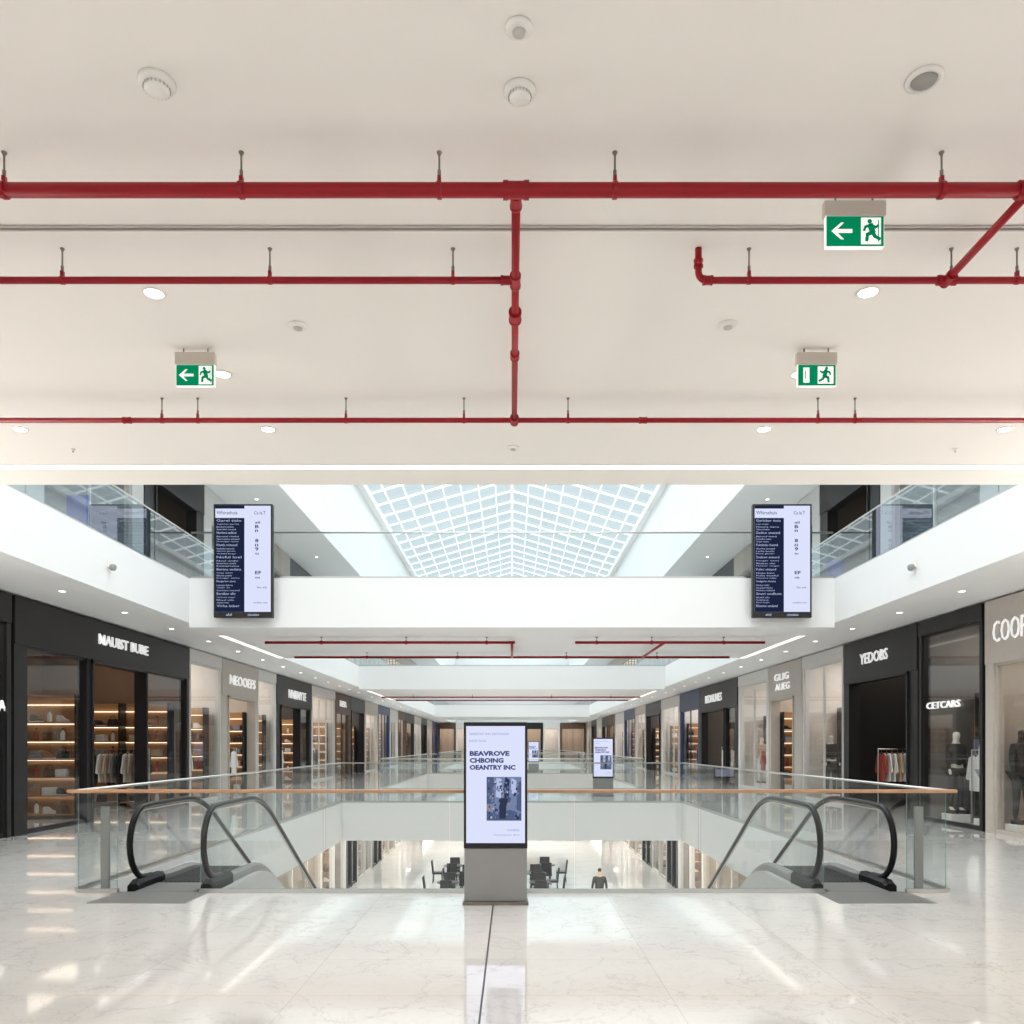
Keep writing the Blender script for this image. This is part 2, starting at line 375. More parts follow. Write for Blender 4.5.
# ------------------------------------------------------------------ railings
def railing(segs,z,label,hm,gm,plen=1.4,hh=1.1,solid=False,posts=(),skips=(),rr=.022,flatrail=False):
    s0=segs[0][0]; r=root('glass_railing',(s0[0],s0[1],z),label,'railing'); L=Vector((s0[0],s0[1],z))
    for a,b in segs:
        A=Vector((a[0],a[1],z))-L; B=Vector((b[0],b[1],z))-L; d=(B-A); ln=d.length; d.normalize(); n=Vector((-d.y,d.x,0))
        if flatrail:
            e=d*.1; q=MB(); P=[A-e-n*.045,B+e-n*.045,B+e+n*.045,A-e+n*.045]
            q.prism([(p.x,p.y,hh-.018) for p in P],(0,0,.036)); q.obj('handrail',hm,r,bevel=.008)
        else: MB().tube([A+Vector((0,0,hh)),B+Vector((0,0,hh))],rr,10).obj('handrail',hm,r,smooth=True)
        iv=[(0,ln)]
        if (a,b)==segs[0] and skips:
            iv=[];p=0
            for s,e in skips: iv.append((p,s)); p=e
            iv.append((p,ln))
        for s,e in iv:
            P=[A+d*s-n*.02,A+d*e-n*.02,A+d*e+n*.02,A+d*s+n*.02]
            MB().prism([(p.x,p.y,0) for p in P],(0,0,.045)).obj('base_channel',STEEL,r)
            k=max(1,round((e-s)/plen)); w=(e-s)/k
            for i in range(k):
                u0=A+d*(s+i*w+.01); u1=A+d*(s+(i+1)*w-.01)
                q=MB()
                if solid:
                    P=[u0-n*.006,u1-n*.006,u1+n*.006,u0+n*.006]
                    q.prism([(p.x,p.y,.046) for p in P],(0,0,hh-.066))
                    o=q.obj('glass_panel',[gm,GLE],r)
                    for pl in o.data.polygons:
                        if pl.area<.05: pl.material_index=1
                else:
                    q.quad(u0+Vector((0,0,.046)),u1+Vector((0,0,.046)),u1+Vector((0,0,hh-.02)),u0+Vector((0,0,hh-.02))); q.obj('glass_panel',gm,r)
    for x,y,h in posts:
        p=Vector((x,y,z))-L; MB().box(p.x-.045,p.x+.045,p.y-.02,p.y+.02,0,h).obj('post',GREYM,r,bevel=.004)
F=8.98
railing([((-4.7,F),(4.7,F))],0,'clear glass railing with bronze wood handrail beside escalators',WOOD,GL,1.32,1.1,True,posts=[(-4.42,F+.045,.93),(4.42,F+.045,.93)],skips=[(.44,1.32),(8.08,8.96)],flatrail=True)
railing([((-4.75,9.05),(-4.75,23.05)),((-4.75,23.05),(4.75,23.05)),((4.75,23.05),(4.75,9.05))],0,'clear glass railing around the atrium opening',STEEL,GL,1.75,rr=.018)
for a,b in VOIDS[1:]:
    railing([((-4.75,a-.05),(-4.75,b+.05)),((-4.75,b+.05),(4.75,b+.05)),((4.75,b+.05),(4.75,a-.05)),((4.75,a-.05),(-4.75,a-.05))],0,'glass railing around a further atrium opening',STEEL,GL,4)
for s in (-1,1):
    railing([((7.06*s,8.6),(7.06*s,102))],5.2,'glass balustrade on the upper walkway edge',STEEL,GLU,2.6,1.0,rr=.015)
for a,b in [(18,24.4),(38,47),(75,84)]:
    railing([((-6.98,a+.06),(6.98,a+.06))],5.22,'glass balustrade on the white bridge',STEEL,glass('bridge_glass',(.93,.96,.96),.06,.5),2.0,1.0,rr=.02)

# ------------------------------------------------------------------ escalators
def zs(y):
    t=.57735
    if y<1.6: return 0
    if y<2.6: return -t*(y-1.6)**2/2
    z1=-t/2
    y2=2.6+(4.5-t)/t
    if y<y2: return z1-t*(y-2.6)
    if y<y2+1:
        u=y-y2; return -4.5+t*(1-u)**2/2
    return -4.5
YE=11.9
es=root('escalator',(-3.795,9.1,0),'escalator with black handrails and glass balustrades descending to lower floor','escalator')
ys=[i*.2 for i in range(0,int(YE/.2)+1)]
for sx in (-.405,.405):
    path=[(sx,.55,.09)]+[(sx,.42+.40*math.cos(a),.5+.41*math.sin(a)) for a in [math.radians(-90-15*k) for k in range(1,12)]]
    path+= [(sx,y,zs(y)+.91) for y in ys if .4<y<YE-.5]
    path+= [(sx,YE-.42+.40*math.sin(a),-4.5+.5+.41*math.cos(a)) for a in [math.radians(15*k) for k in range(0,12)]]
    path+= [(sx,YE-.55,-4.41)]
    MB().tube(path,.035,12).obj('handrail',BLACK,es,smooth=True)
    def top(y):
        if y<.42: return .5+math.sqrt(max(0,.35**2-(y-.42)**2))
        if y>YE-.42: return -4+math.sqrt(max(0,.35**2-(y-YE+.42)**2))
        return zs(y)+.85
    def bot(y):
        if y<.42: return max(.1,.5-math.sqrt(max(0,.35**2-(y-.42)**2)))
        if y>YE-.42: return max(-4.4,-4-math.sqrt(max(0,.35**2-(y-YE+.42)**2)))
        return zs(y)+.1
    yy=[.07,.1,.17,.25,.33]+[y for y in ys if .4<=y<=YE-.4]+[YE-.33,YE-.25,YE-.17,YE-.1,YE-.07]
    MB().tube([(sx,y,top(y)+.012) for y in yy],.009,8).obj('guide_rail',STEEL,es,smooth=True)
    g=MB()
    for a,b in zip(yy,yy[1:]): g.quad((sx,a,bot(a)),(sx,b,bot(b)),(sx,b,top(b)),(sx,a,top(a)))
    g.obj('glass_balustrade',glass('escalator_glass',(.955,.975,.972),.05,.45),es)
    for nm,mt,lo,hi in (('newel_base',BLKD,.1,.8),('skirt_deck',GREYM,.8,99)):
        yd=[y for y in [.10,.16]+[y for y in ys if y>=.2] if lo-.001<=y<=hi+.001]
        n=len(yd); vs=[];fs=[]
        for y in yd:
            o=.065 if y<.85 and lo<.5 else .05
            h=.10 if .15<y<.85 else .07
            if y<.15: h=.06
            vs+=[(sx-o,y,zs(y)-.04),(sx+o,y,zs(y)-.04),(sx+o,y,zs(y)+h*.6),(sx+o*.5,y,zs(y)+h),(sx-o*.5,y,zs(y)+h),(sx-o,y,zs(y)+h*.6)]
        for i in range(n-1):
            for k in range(6): fs.append((i*6+k,i*6+(k+1)%6,(i+1)*6+(k+1)%6,(i+1)*6+k))
        fs+= [list(range(6)),[(n-1)*6+k for k in range(6)]]
        MB().add(vs,fs).obj(nm,mt,es)
t=MB(); vs=[];fs=[]
for y in ys:
    zb=max(zs(y)-1.0,-4.49)
    vs+=[(-.53,y,zb),(.53,y,zb),(.53,y,zs(y)-.04),(-.53,y,zs(y)-.04)]
for i in range(len(ys)-1):
    for k in range(4): fs.append((i*4+k,i*4+(k+1)%4,(i+1)*4+(k+1)%4,(i+1)*4+k))
fs+=[[0,1,2,3],[(len(ys)-1)*4+k for k in range(4)]]
t.add(vs,fs).obj('truss_cladding',LGREY,es)
MB().box(-.5,.5,-.72,-.065,0,.004).box(-.32,.32,-.06,.55,-.04,.004).obj('landing_plate',mat('comb_plate',(.22,.215,.21),.4,.4),es)
y=.6
while y<YE-.7:
    z=zs(y+.2); q=MB().box(-.32,.32,y,y+.4,z-.03,z)
    zr=zs(y+.6)
    if z-zr>.01: q.box(-.32,.32,y+.37,y+.4,zr-.03,z-.02)
    for k in range(12): q.box(-.31+k*.053,-.29+k*.053,y,y+.39,z,z+.006)
    q.obj('step',DKMET,es); y+=.4
dup(es,(3.795,9.1,0))

# ------------------------------------------------------------------ kiosks
SCR=emis('screen_lavender',(.74,.78,1.0),.95)
SCRD=emis('screen_navy',(.012,.018,.05),1.0)
INK=emis('screen_ink',(.02,.03,.12),1.0)
INKH=emis('screen_headline',(.045,.065,.20),1.0)
INK2=emis('screen_ink_soft',(.25,.28,.5),1.0)
SW=emis('screen_white_text',(.45,.52,.72),1.0)
PIC=[emis('pic_a',(.17,.22,.38),1),emis('pic_b',(.03,.04,.08),1),emis('pic_c',(.45,.52,.74),1),emis('pic_d',(.08,.11,.21),1),emis('pic_e',(.28,.25,.27),1)]
ks=root('information_kiosk',(-.165,8.4,0),'freestanding black-framed digital kiosk with lit poster screen on grey base','kiosk')
MB().box(-.32,.32,-.06,.06,.56,1.83).obj('display_housing',BLKP,ks,bevel=.006)
MB().prism([(-.315,-.06,.03),(.315,-.06,.03),(.315,-.05,.56),(-.315,-.05,.56)],(0,.115,0)).obj('pedestal',GREYM,ks,bevel=.004)
MB().box(-.33,.33,-.12,.12,0,.03).obj('foot_plate',GALV,ks,bevel=.005)
MB().box(-.295,.295,-.063,-.058,.615,1.79).obj('screen',SCR,ks)
Y0=-.064
def line(mb_args,m): text_mb(*mb_args).obj('text_line',m,ks)
line(('DINIEEIOAT INIG AEETSIUNGN',.40,.022,Y0,.002,0,-.265,1.70),INK2)
line(('AIUEITES I SHSOIA',.17,.022,Y0,.002,0,-.265,1.63),INK2)
line(('BEAVROVE',.40,.05,Y0,.002,.05,-.26,1.49),INKH)
line(('CHBOING',.34,.05,Y0,.002,.05,-.26,1.42),INKH)
line(('OEANTRY INC',.46,.05,Y0,.002,.05,-.26,1.35),INKH)
line(('I/UNIEDA',.12,.02,Y0,.002,0,.12,.735),INK2)
line(('rhesisiunn dne',.26,.016,Y0,.002,0,-.02,.69),INK2)
q=MB(); a,b,c,d=-.09,.26,.84,1.28
q.box(a,b,Y0-.001,Y0+.002,c,d,0)
dd=[0]
def pp(pts,mi):
    dd[0]+=1; yy_=Y0-.0015-dd[0]*.00003; q.prism([(x,yy_,z) for x,z in pts],(0,.0006,0),mi)
pp([(a,1.0),(a+.08,1.02),(a+.07,d),(a,d)],3); pp([(a+.09,1.08),(a+.17,1.06),(a+.15,1.26),(a+.1,1.27)],2); pp([(.09,.98),(.13,.98),(.14,1.25),(.1,1.28),(.085,1.2)],1)
pp([(.15,1.12),(.2,1.1),(.21,1.24),(.16,1.27)],2); pp([(.21,.95),(b,.93),(b,1.24),(.22,1.22)],3)
pp([(a,c),(b,c),(b,.91),(.14,.95),(.02,.9),(a,.94)],3); pp([(a,.95),(a+.06,.93),(a+.05,1.0),(a,1.01)],4)
pr=random.Random(11)
for k in range(120):
    x=pr.uniform(a+.003,b-.035); z=pr.uniform(.845,1.24); s_=pr.uniform(.008,.032)
    pp([(x,z),(x+s_*.8,z+pr.uniform(-.002,.008)),(x+s_,z+s_*pr.uniform(.6,1.2)),(x+s_*.3,z+s_*1.3)],pr.choice([0,0,2,3,3,1,1,4,0]))
pp([(.04,.86),(.10,.86),(.11,.98),(.085,1.07),(.055,1.07),(.035,.98)],1); pp([(.06,1.07),(.08,1.07),(.083,1.095),(.062,1.10)],4)
q.obj('screen_picture',PIC,ks)
for loc in ((2.85,26,0),(1.3,50,0),(-1.9,80.5,0)):
    dup(ks,loc,label='freestanding kiosk with pale lit poster screen on walkway')

def board(x,label,seed):
    r=root('digital_display',(x,17.84,4.32),label,'display')
    W,H=1.26,2.42
    MB().box(-W/2,W/2,-.14,-.02,0,H).obj('housing',BLKP,r,bevel=.01)
    MB().box(-.3,.3,-.02,.155,.2,.6).obj('wall_bracket',GALV,r)
    MB().box(-W/2+.04,W/2-.04,-.145,-.138,.12,H-.04).obj('screen',SCR,r)
    q=MB(); xm=.03
    q.box(-W/2+.04,xm,-.148,-.144,.12,H-.3,2)
    q.box(-W/2+.04,xm,-.148,-.144,H-.1,H-.04,2)
    text_mb('Whirsehuis',.44,.075,-.149,.002,.0,-W/2+.07,H-.225,q,0)
    text_mb('Ca la.T',.24,.07,-.149,.002,.0,.24,H-.225,q,0)
    rnd=random.Random(seed); z=H-.38; syl=['rha','kon','tis','und','ber','lo','sna','min','el','gar','vi','no','sed','ful']
    i=0
    while z>.16:
        wd=''.join(rnd.choice(syl) for _ in range(rnd.randint(2,3))).capitalize()+' '+rnd.choice(syl)+rnd.choice(syl)
        big=i%4==0
        text_mb(wd,rnd.uniform(.40,.54) if big else rnd.uniform(.25,.5),.05 if big else .03,-.149,.002,.0,-W/2+.07,z,q,1)
        z-=.07 if big else .055; i+=1
        if i%4==0: z-=.025
    for cz,ch,cw,hh in [(2.0,'ail',.08,.05),(1.90,'B',.06,.07),(1.82,'n',.05,.05),(1.60,'8',.055,.075),(1.51,'||',.05,.06),(1.42,'9',.055,.075),(1.34,'tu',.06,.04),(.92,'EF',.1,.07),(.83,'nis',.08,.04)]:
        text_mb(ch,cw*1.3,hh,-.149,.002,.02,.26,cz,q,0)
    text_mb('fisn eid',.2,.04,-.149,.002,.0,.3,.62,q,0); text_mb('undber loe',.3,.03,-.149,.002,.0,.22,.30,q,0)
    text_mb('ahil',.12,.05,-.146,.002,.01,-.36,.035,q,1); text_mb('ciscatus',.24,.05,-.146,.002,.01,.1,.035,q,1)
    q.obj('screen_text',[INK,SW,SCRD],r)
board(-5.735,'tall two-column digital display mounted on the white bridge',3)
board(5.765,'tall two-column digital display mounted on the white bridge',9)

for s in (-1,1):
    r=root('security_camera',(6.99*s,14.4,4.70),'small white dome security camera on the white fascia','camera')
    MB().box(-.02,.02,-.05,.05,-.02,.1).obj('bracket',PLASTIC,r,bevel=.01)
    MB().lathe([(.04,.03),(.06,.0),(.055,-.04),(.035,-.07),(.01,-.075)],20,(-.07*s,0,0)).obj('dome',GRILLE,r,smooth=True)

# ------------------------------------------------------------------ shops
def shop(side,y0,y1,z,H,label,fas,fh=.8,segs=None,sign=None,inner=None,lamp=SHOPL,X=8.7,D=3.9,pill=None,frame_m=None,bold=.0):
    L=y1-y0
    if side=='L': loc=(-X,y0,z); rz=math.pi/2
    elif side=='R': loc=(X,y1,z); rz=-math.pi/2
    else: loc=(y0,97,z); rz=0
    r=root('shopfront',loc,label,'shop',rz=rz)
    inner=inner or STONE; pill=pill or fas; fm=frame_m or fas
    conv=(lambda a,b:(a-y0,b-y0)) if side!='R' else (lambda a,b:(y1-b,y1-a))
    MB().box(0,L,-.02,.22,H-fh,H).obj('fascia',fas,r,bevel=.01)
    segs=segs or [('g',y0+.25,y1-.25)]
    ss=sorted([(conv(a,b),t) for t,a,b in segs])
    p=0
    for (a,b),t in ss+[((L,L),'x')]:
        if a-p>.02: MB().box(p,a,0,.2,0,H-fh).obj('pillar',pill,r)
        p=b
    for (a,b),t in ss:
        if t=='g':
            k=max(1,round((b-a)/1.6)); w=(b-a)/k
            for i in range(k):
                MB().quad((a+i*w,.08,.08),(a+(i+1)*w,.08,.08),(a+(i+1)*w,.08,H-fh),(a+i*w,.08,H-fh)).obj('window_pane',GLS,r)
            q=MB().box(a,b,.04,.12,0,.08).box(a,b,.04,.12,H-fh-.04,H-fh)
            for i in range(0,k+1): q.box(a+i*w-.02,a+i*w+.02,.05,.11,.08,H-fh-.04)
            q.obj('window_frame',fm,r)
        else:
            MB().box(a,a+.06,-.04,.26,0,H-fh).box(b-.06,b,-.04,.26,0,H-fh).box(a,b,-.04,.26,H-fh-.06,H-fh).obj('door_surround',fm,r)
    MB().box(0,L,D,D+.06,0,H-.02).box(0,.05,.22,D,0,H-.02).box(L-.05,L,.22,D,0,H-.02).box(0,L,.2,D,H-.06,H-.02).obj('interior_walls',inner,r)
    q=MB()
    k=max(1,int(L/2.2))
    for i in range(k):
        c=(i+.5)*L/k; q.box(c-.6,c+.6,.8,3.0,H-.09,H-.065)
    q.obj('ceiling_light',lamp,r)
    if sign:
        for (body,a,b,zc,h) in sign:
            u0,u1=conv(a,b)
            text_mb(body,u1-u0,h,-.025 if zc>H-fh else .06,.03,bold,u0,zc-h/2,align='CENTER').obj('sign_lettering',LETTER,r)
    return r
DKIN=mat('dark_interior',(.07,.06,.055),.6); WARM=mat('warm_interior',(.46,.37,.29),.6); PINKW=mat('pale_interior',(.66,.61,.56),.6)
GREYI=mat('grey_interior',(.12,.115,.11),.6); BRNI=mat('brown_interior',(.24,.15,.10),.6)
HB=4.22
S=shop
S('L',11.85,14.42,0,HB,'black-framed shopfront with full-height glass',BLKP,.5,[('g',11.95,14.3)],[('CA',13.9,14.34,2.27,.2)],DKIN)
S('L',14.5,22.35,0,HB,'large black-framed shop with white lettering and open doorway',BLKP,.85,[('g',14.9,17.0),('o',17.15,19.75),('g',19.85,22.2)],[('MAUIST BUBE',17.4,19.75,3.83,.22)],BRNI,LAMPD,bold=.015)
S('L',22.4,24.85,0,HB,'pale framed full-height glass shopfront',STONE,.35,[('g',22.5,24.75)],None,PINKW,SHOPL2)
S('L',24.9,28.4,0,HB,'beige stone shopfront with white lettering over open entrance',BEIGE,1.1,[('o',25.4,28.1)],[('NEOOEFS',25.5,28.0,3.62,.3)],PINKW,SHOPL)
S('L',28.45,30.6,0,HB,'narrow pale framed glass shopfront',STONE,.35,[('g',28.5,30.5)],None,PINKW,SHOPL2)
S('L',30.65,36,0,HB,'black shopfront with white lettering over dark entrance',BLKP,1.1,[('o',31.2,34),('g',34.2,35.7)],[('NNII/NYTE',32.2,34.9,3.6,.34)],DKIN,SHOPL)
S('L',36.05,40.8,0,HB,'pale framed glass shopfront, warm lit inside',STONE,.4,None,None,PINKW,SHOPL)
S('L',40.85,44.5,0,HB,'brown shopfront with lit display',BROWN,1.0,[('g',41.2,44.2)],[('DIEVA',41.8,43.4,3.7,.3)],WARM,SHOPL)
S('R',11.85,15.25,0,HB,'beige stone shopfront with large white lettering',BEIGE,1.15,[('g',12.3,15.0)],[('COOP',13.98,14.94,3.63,.37)],BEIGE,SHOPL,bold=-.02)
S('R',15.35,17.75,0,HB,'black-framed full-height glass shop with small lettering',BLKP,.3,[('g',15.45,17.65)],[('CETCARS',16.2,17.5,2.42,.14)],GREYI,SHOPL)
S('R',17.8,21.75,0,HB,'black shopfront with wide dark open entrance',BLKP,1.0,[('o',18.2,21.4)],[('YEDOBS',19.15,20.65,3.72,.26)],BLKP,SHOPL)
S('R',21.8,24.85,0,HB,'pale framed full-height glass shopfront',STONE,.35,[('g',21.9,24.75)],None,PINKW,SHOPL2)
S('R',24.9,28.1,0,HB,'beige shopfront with two-line white lettering',BEIGE,1.1,[('o',25.6,27.8)],[('GLIG',26.0,27.4,3.80,.22),('AUEG',25.9,27.3,3.48,.22)],PINKW,SHOPL)
S('R',28.15,31.9,0,HB,'narrow glass shopfront with pale frame',STONE,.4,None,None,PINKW,SHOPL2)
S('R',32,38.4,0,HB,'black shopfront with white lettering over open entrance',BLKP,1.1,[('g',32.4,33.8),('o',34,38)],[('REDNUNES',34.3,37.2,3.62,.34)],DKIN,SHOPL)
S('R',38.45,43,0,HB,'navy panelled glass shopfront with lit interior',NAVY,.9,[('g',38.8,42.7)],None,PINKW,SHOPL2)
rs=random.Random(3)
cyc=[(STONE,PINKW,'pale framed glass shopfront, warm lit inside'),(BLKP,DKIN,'dark shopfront with open entrance'),(BEIGE,PINKW,'beige glass shopfront, warm lit inside'),(NAVY,WARM,'navy panelled shopfront with lit window'),(STONE,PINKW,'pale framed glass shopfront, warm lit inside'),(BROWN,WARM,'brown shopfront with lit window'),(BLKP,WARM,'dark shopfront with open entrance')]
FARSH=[]
for sd,st,k in (('L',44.55,1),('R',43.05,0)):
    y=st
    while y<96:
        e=min(y+rs.uniform(4.0,6),96.8); fm,im,lb=cyc[k%7]; k+=1
        if e>93: e=96.8
        S(sd,y,e,0,HB,lb,fm,rs.uniform(.5,.9),[('o' if fm is BLKP else 'g',y+.4,e-.4)],None,im,SHOPL2)
        FARSH.append(((-10.5 if sd=='L' else 10.5),e-.36,0))
        y=e+.05
for a,b,k in [(-8.6,-6.6,5),(-6.55,-4.6,0),(-4.55,-2.7,1),(-2.65,-.4,2),(-.35,1.5,0),(1.55,3.6,6),(3.65,5.6,4),(5.65,8.6,5)]:
    fm,im,lb=cyc[k]
    S('B',a,b,0,HB,lb,fm,.7,[('o' if fm is BLKP else 'g',a+.2,b-.2)],None,im,SHOPL2)
COOLI=mat('cool_interior',(.26,.29,.31),.6)
UP=[(10,15.5,STONE),(15.55,20.5,STONE),(20.55,24.5,BLKP),(24.55,29,STONE),(29.05,34,BEIGE),(34.05,38,BLKP),(38.05,47,STONE),(47.05,60,STONE),(60.05,96,BEIGE)]
for sd in 'LR':
    for a,b,fm in UP:
        S(sd,a,b,5.2,4.08,('black' if fm is BLKP else 'pale')+' shopfront on the upper floor',fm,.9,[('o' if fm is BLKP else 'g',a+.6,b-.6)],None,DKIN if fm is BLKP else COOLI,LAMPD,X=9.1,D=3.7)
LO=[(26,30,BEIGE),(30.05,34.5,STONE),(34.55,37,BLKP),(37.05,41,STONE),(41.05,44,BLKP),(44.05,49,BEIGE),(49.05,54,STONE),(54.05,64,BROWN),(64.05,90,STONE)]
LOWSH=[]
for sd in 'LR':
    for a,b,fm in LO:
        S(sd,a,b,-4.5,3.42,('black' if fm is BLKP else 'pale' if fm is not BROWN else 'brown')+' shopfront on the lower floor',fm,.6,[('g',a+.15,(a+b)/2-.05),('g',(a+b)/2+.05,b-.15)],None,DKIN if fm is BLKP else WARM,SHOPL2,X=6.9)
        if 30<b<55: LOWSH.append(((-8.6 if sd=='L' else 8.6),b-.36,-4.5))

for s in (-1,1):
    r=root('poster_stand',(8.0*s,15.3 if s<0 else 20.6,5.2),'dark blue poster stand on the upper walkway','poster stand')
    MB().box(-.2,.2,-.03,.03,.15,1.0).obj('panel',mat('poster_blue',(.015,.035,.22),.5,emit=(.02,.05,.3),es=.2),r,bevel=.01)
    MB().box(-.22,.22,-.18,.18,0,.03).box(-.03,.03,-.02,.02,.03,.16).obj('stand_base',DKMET,r)

# ------------------------------------------------------------------ goods
pal=[('white',(.8,.78,.75)),('black',(.03,.03,.03)),('beige',(.55,.42,.3)),('red',(.36,.06,.04)),('grey',(.3,.3,.32)),('navy',(.03,.045,.12)),('tan',(.4,.22,.1)),('brown',(.13,.07,.04))]
cm={n:mat('fabric_'+n,c,.8) for n,c in pal}
def shoe(c):
    r=root('shoe',(0,0,-50),c+' shoe on a display shelf','shoe','shoes on display shelves')
    MB().prism([(-.14,-.05,0),(.14,-.05,0),(.145,-.05,.025),(-.14,-.05,.025)],(0,.1,0)).obj('sole',cm['white'],r,bevel=.006)
    MB().prism([(-.13,-.042,.025),(.135,-.042,.025),(.13,-.042,.055),(.06,-.042,.075),(0,-.042,.12),(-.03,-.042,.15),(-.125,-.042,.15),(-.135,-.042,.08)],(0,.084,0)).obj('upper',cm[c],r,bevel=.015)
    return r
def bag(c):
    r=root('handbag',(0,0,-50),c+' handbag on a display shelf','bag','handbags on display shelves')
    MB().prism([(-.13,-.06,0),(.13,-.06,0),(.10,-.06,.18),(-.10,-.06,.18)],(0,.12,0)).obj('body',cm[c],r,bevel=.015)
    MB().tube([(-.07,0,.17),(-.06,0,.24),(0,0,.27),(.06,0,.24),(.07,0,.17)],.008,8).obj('handle',cm[c],r,smooth=True)
    return r
def fold(c):
    r=MB(); z=0
    for k in range(5):
        e=random.uniform(0,.01); r.box(-.12+e,.12-e,-.11,.11,z,z+.032); z+=.035
    return tag(r.obj('folded_shirt_stack',cm[c],loc=(0,0,-50),bevel=.01),c+' stack of folded shirts on a shelf','clothing','folded shirts on display shelves')
def bottle(c):
    r=root('bottle',(0,0,-50),c+' bottle on a display shelf','bottle','bottles on display shelves')
    MB().lathe([(.045,0),(.05,.02),(.05,.16),(.02,.21),(.018,.23)],14).obj('body',cm[c],r,smooth=True)
    MB().lathe([(.022,.23),(.022,.265)],12).obj('cap',cm['black'],r)
    return r
protos=[shoe('white'),shoe('black'),shoe('tan'),bag('tan'),bag('black'),bag('brown'),fold('white'),fold('grey'),fold('beige'),fold('brown'),bottle('white'),bottle('red')]
sh=root('display_shelf',(0,0,-50),'dark display shelving unit with warm lit shelves holding goods','shelf','shop display shelves')
for a in (-1.3,1.26,-.02): MB().box(a,a+.04,-.2,.18,0,2.7).obj('upright',DKMET,sh)
MB().box(-1.3,1.3,.18,.2,0,2.7).obj('back_panel',cm['tan'],sh)
SZ=[.10,.5,.9,1.3,1.7,2.1]
for z in SZ: MB().box(-1.26,1.26,-.2,.18,z-.03,z).obj('shelf_board',cm['tan'],sh)
for z in SZ[1:]+[2.52]: MB().box(-1.2,1.2,.13,.17,z-.045,z-.031).obj('shelf_light',SHELFL,sh)
def place_shelf(x,y,z,rz=0,every=.42,kinds=None,fill=True):
    dup(sh,(x,y,z),rz)
    if not fill: return
    kinds=kinds or protos
    for zz in SZ:
        u=-1.10
        while u<1.15:
            if abs(u)>.14:
                p=random.choice(kinds); v=-.05
                dup(p,(x+u*math.cos(rz)-v*math.sin(rz),y+u*math.sin(rz)+v*math.cos(rz),z+zz),rz+ (random.choice([-.1,0,.1])))
            u+=every
place_shelf(-10.3,21.95,0,0,.29); place_shelf(-10.75,18.2,0,0,.29)
place_shelf(-10.3,24.45,0,0,.31); place_shelf(10.95,24.45,0,0,.31); place_shelf(-10.3,28.0,0,0,.36); place_shelf(10.3,27.75,0,0,.36); place_shelf(11.1,17.4,0,0,.36,[protos[3],protos[4],protos[0],protos[6]])
place_shelf(10.95,14.9,0,0,.36)
for x,y in ((-10.3,30.2),(10.9,31.5),(-10.3,40.4),(-10.3,44.1),(10.3,42.6),(-10.3,35.6)): place_shelf(x,y,0,0,.6)
for x,y,z in FARSH: place_shelf(x,y,z,0,.9)
for x,y,z in LOWSH: place_shelf(x,y,z,0,.7)
def garment(c):
    r=root('hanging_shirt',(0,0,-50),c+' garment hanging on a clothes rack','clothing','garments on clothes racks')
    P=[(-.10,0),(-.23,-.05),(-.34,-.48),(-.26,-.51),(-.19,-.24),(-.2,-.72),(.2,-.72),(.19,-.24),(.26,-.51),(.34,-.48),(.23,-.05),(.10,0),(0,-.05)]
    MB().prism([(0-.022,x,z) for x,z in P],(.044,0,0)).obj('shirt',cm[c],r,bevel=.012)
    MB().tube([(0,-.2,-.05),(0,0,.03),(0,.2,-.05)],.006,6).tube([(0,0,.03),(0,0,.09),(0,.03,.115)],.004,6).obj('hanger',STEEL,r)
    return r
gs=[garment(c) for c in ('white','black','beige','grey','navy','red')]
rk=root('clothes_rack',(0,0,-50),'steel clothes rack holding hanging garments','clothes rack','shop clothes racks')
MB().tube([(-.7,0,.03),(-.7,0,1.5),(.7,0,1.5),(.7,0,.03)],.016,8).obj('rail_frame',STEEL,rk)
for a in (-.72,.68): MB().box(a,a+.04,-.25,.25,0,.03).obj('foot',STEEL,rk)
def rack(x,y,z,cs=None,n=12,rz=0):
    dup(rk,(x,y,z),rz)
    for i in range(n):
        u=-.62+1.24*i/(n-1)
        p=cs[i%len(cs)] if cs else random.choice(gs)
        dup(p,(x+u*math.cos(rz),y+u*math.sin(rz),z+1.39),rz)
rack(9.95,16.7,0,[gs[0],gs[3],gs[2],gs[1],gs[0]],14); rack(10.6,15.75,0,[gs[1],gs[3],gs[0]],12); rack(10.2,23.2,0,[gs[0],gs[1],gs[4]]); rack(10.05,21.2,0,[gs[5],gs[0],gs[0],gs[2],gs[0],gs[0]],10); rack(-9.75,20.7,0,[gs[1],gs[0],gs[2],gs[3]],9)
rack(-9.75,23.4,0,None,8); rack(-9.8,33,0,[gs[0]],8); rack(9.8,36,0,[gs[0],gs[2]],8); rack(-9.6,26.8,0,[gs[1],gs[0]],8); rack(9.7,26.4,0,[gs[2],gs[0]],7)
rack(-10.5,16.0,0,[gs[0],gs[2],gs[1]],9)
for x,y in ((-9.7,38.5),(-9.7,47),(9.7,40.5),(9.7,46),(9.7,30.0)): rack(x,y,0,None,8)
for p in protos+gs+[sh,rk]:
    def rm(o):
        for c in list(o.children): rm(c)
        bpy.data.objects.remove(o)
    rm(p)

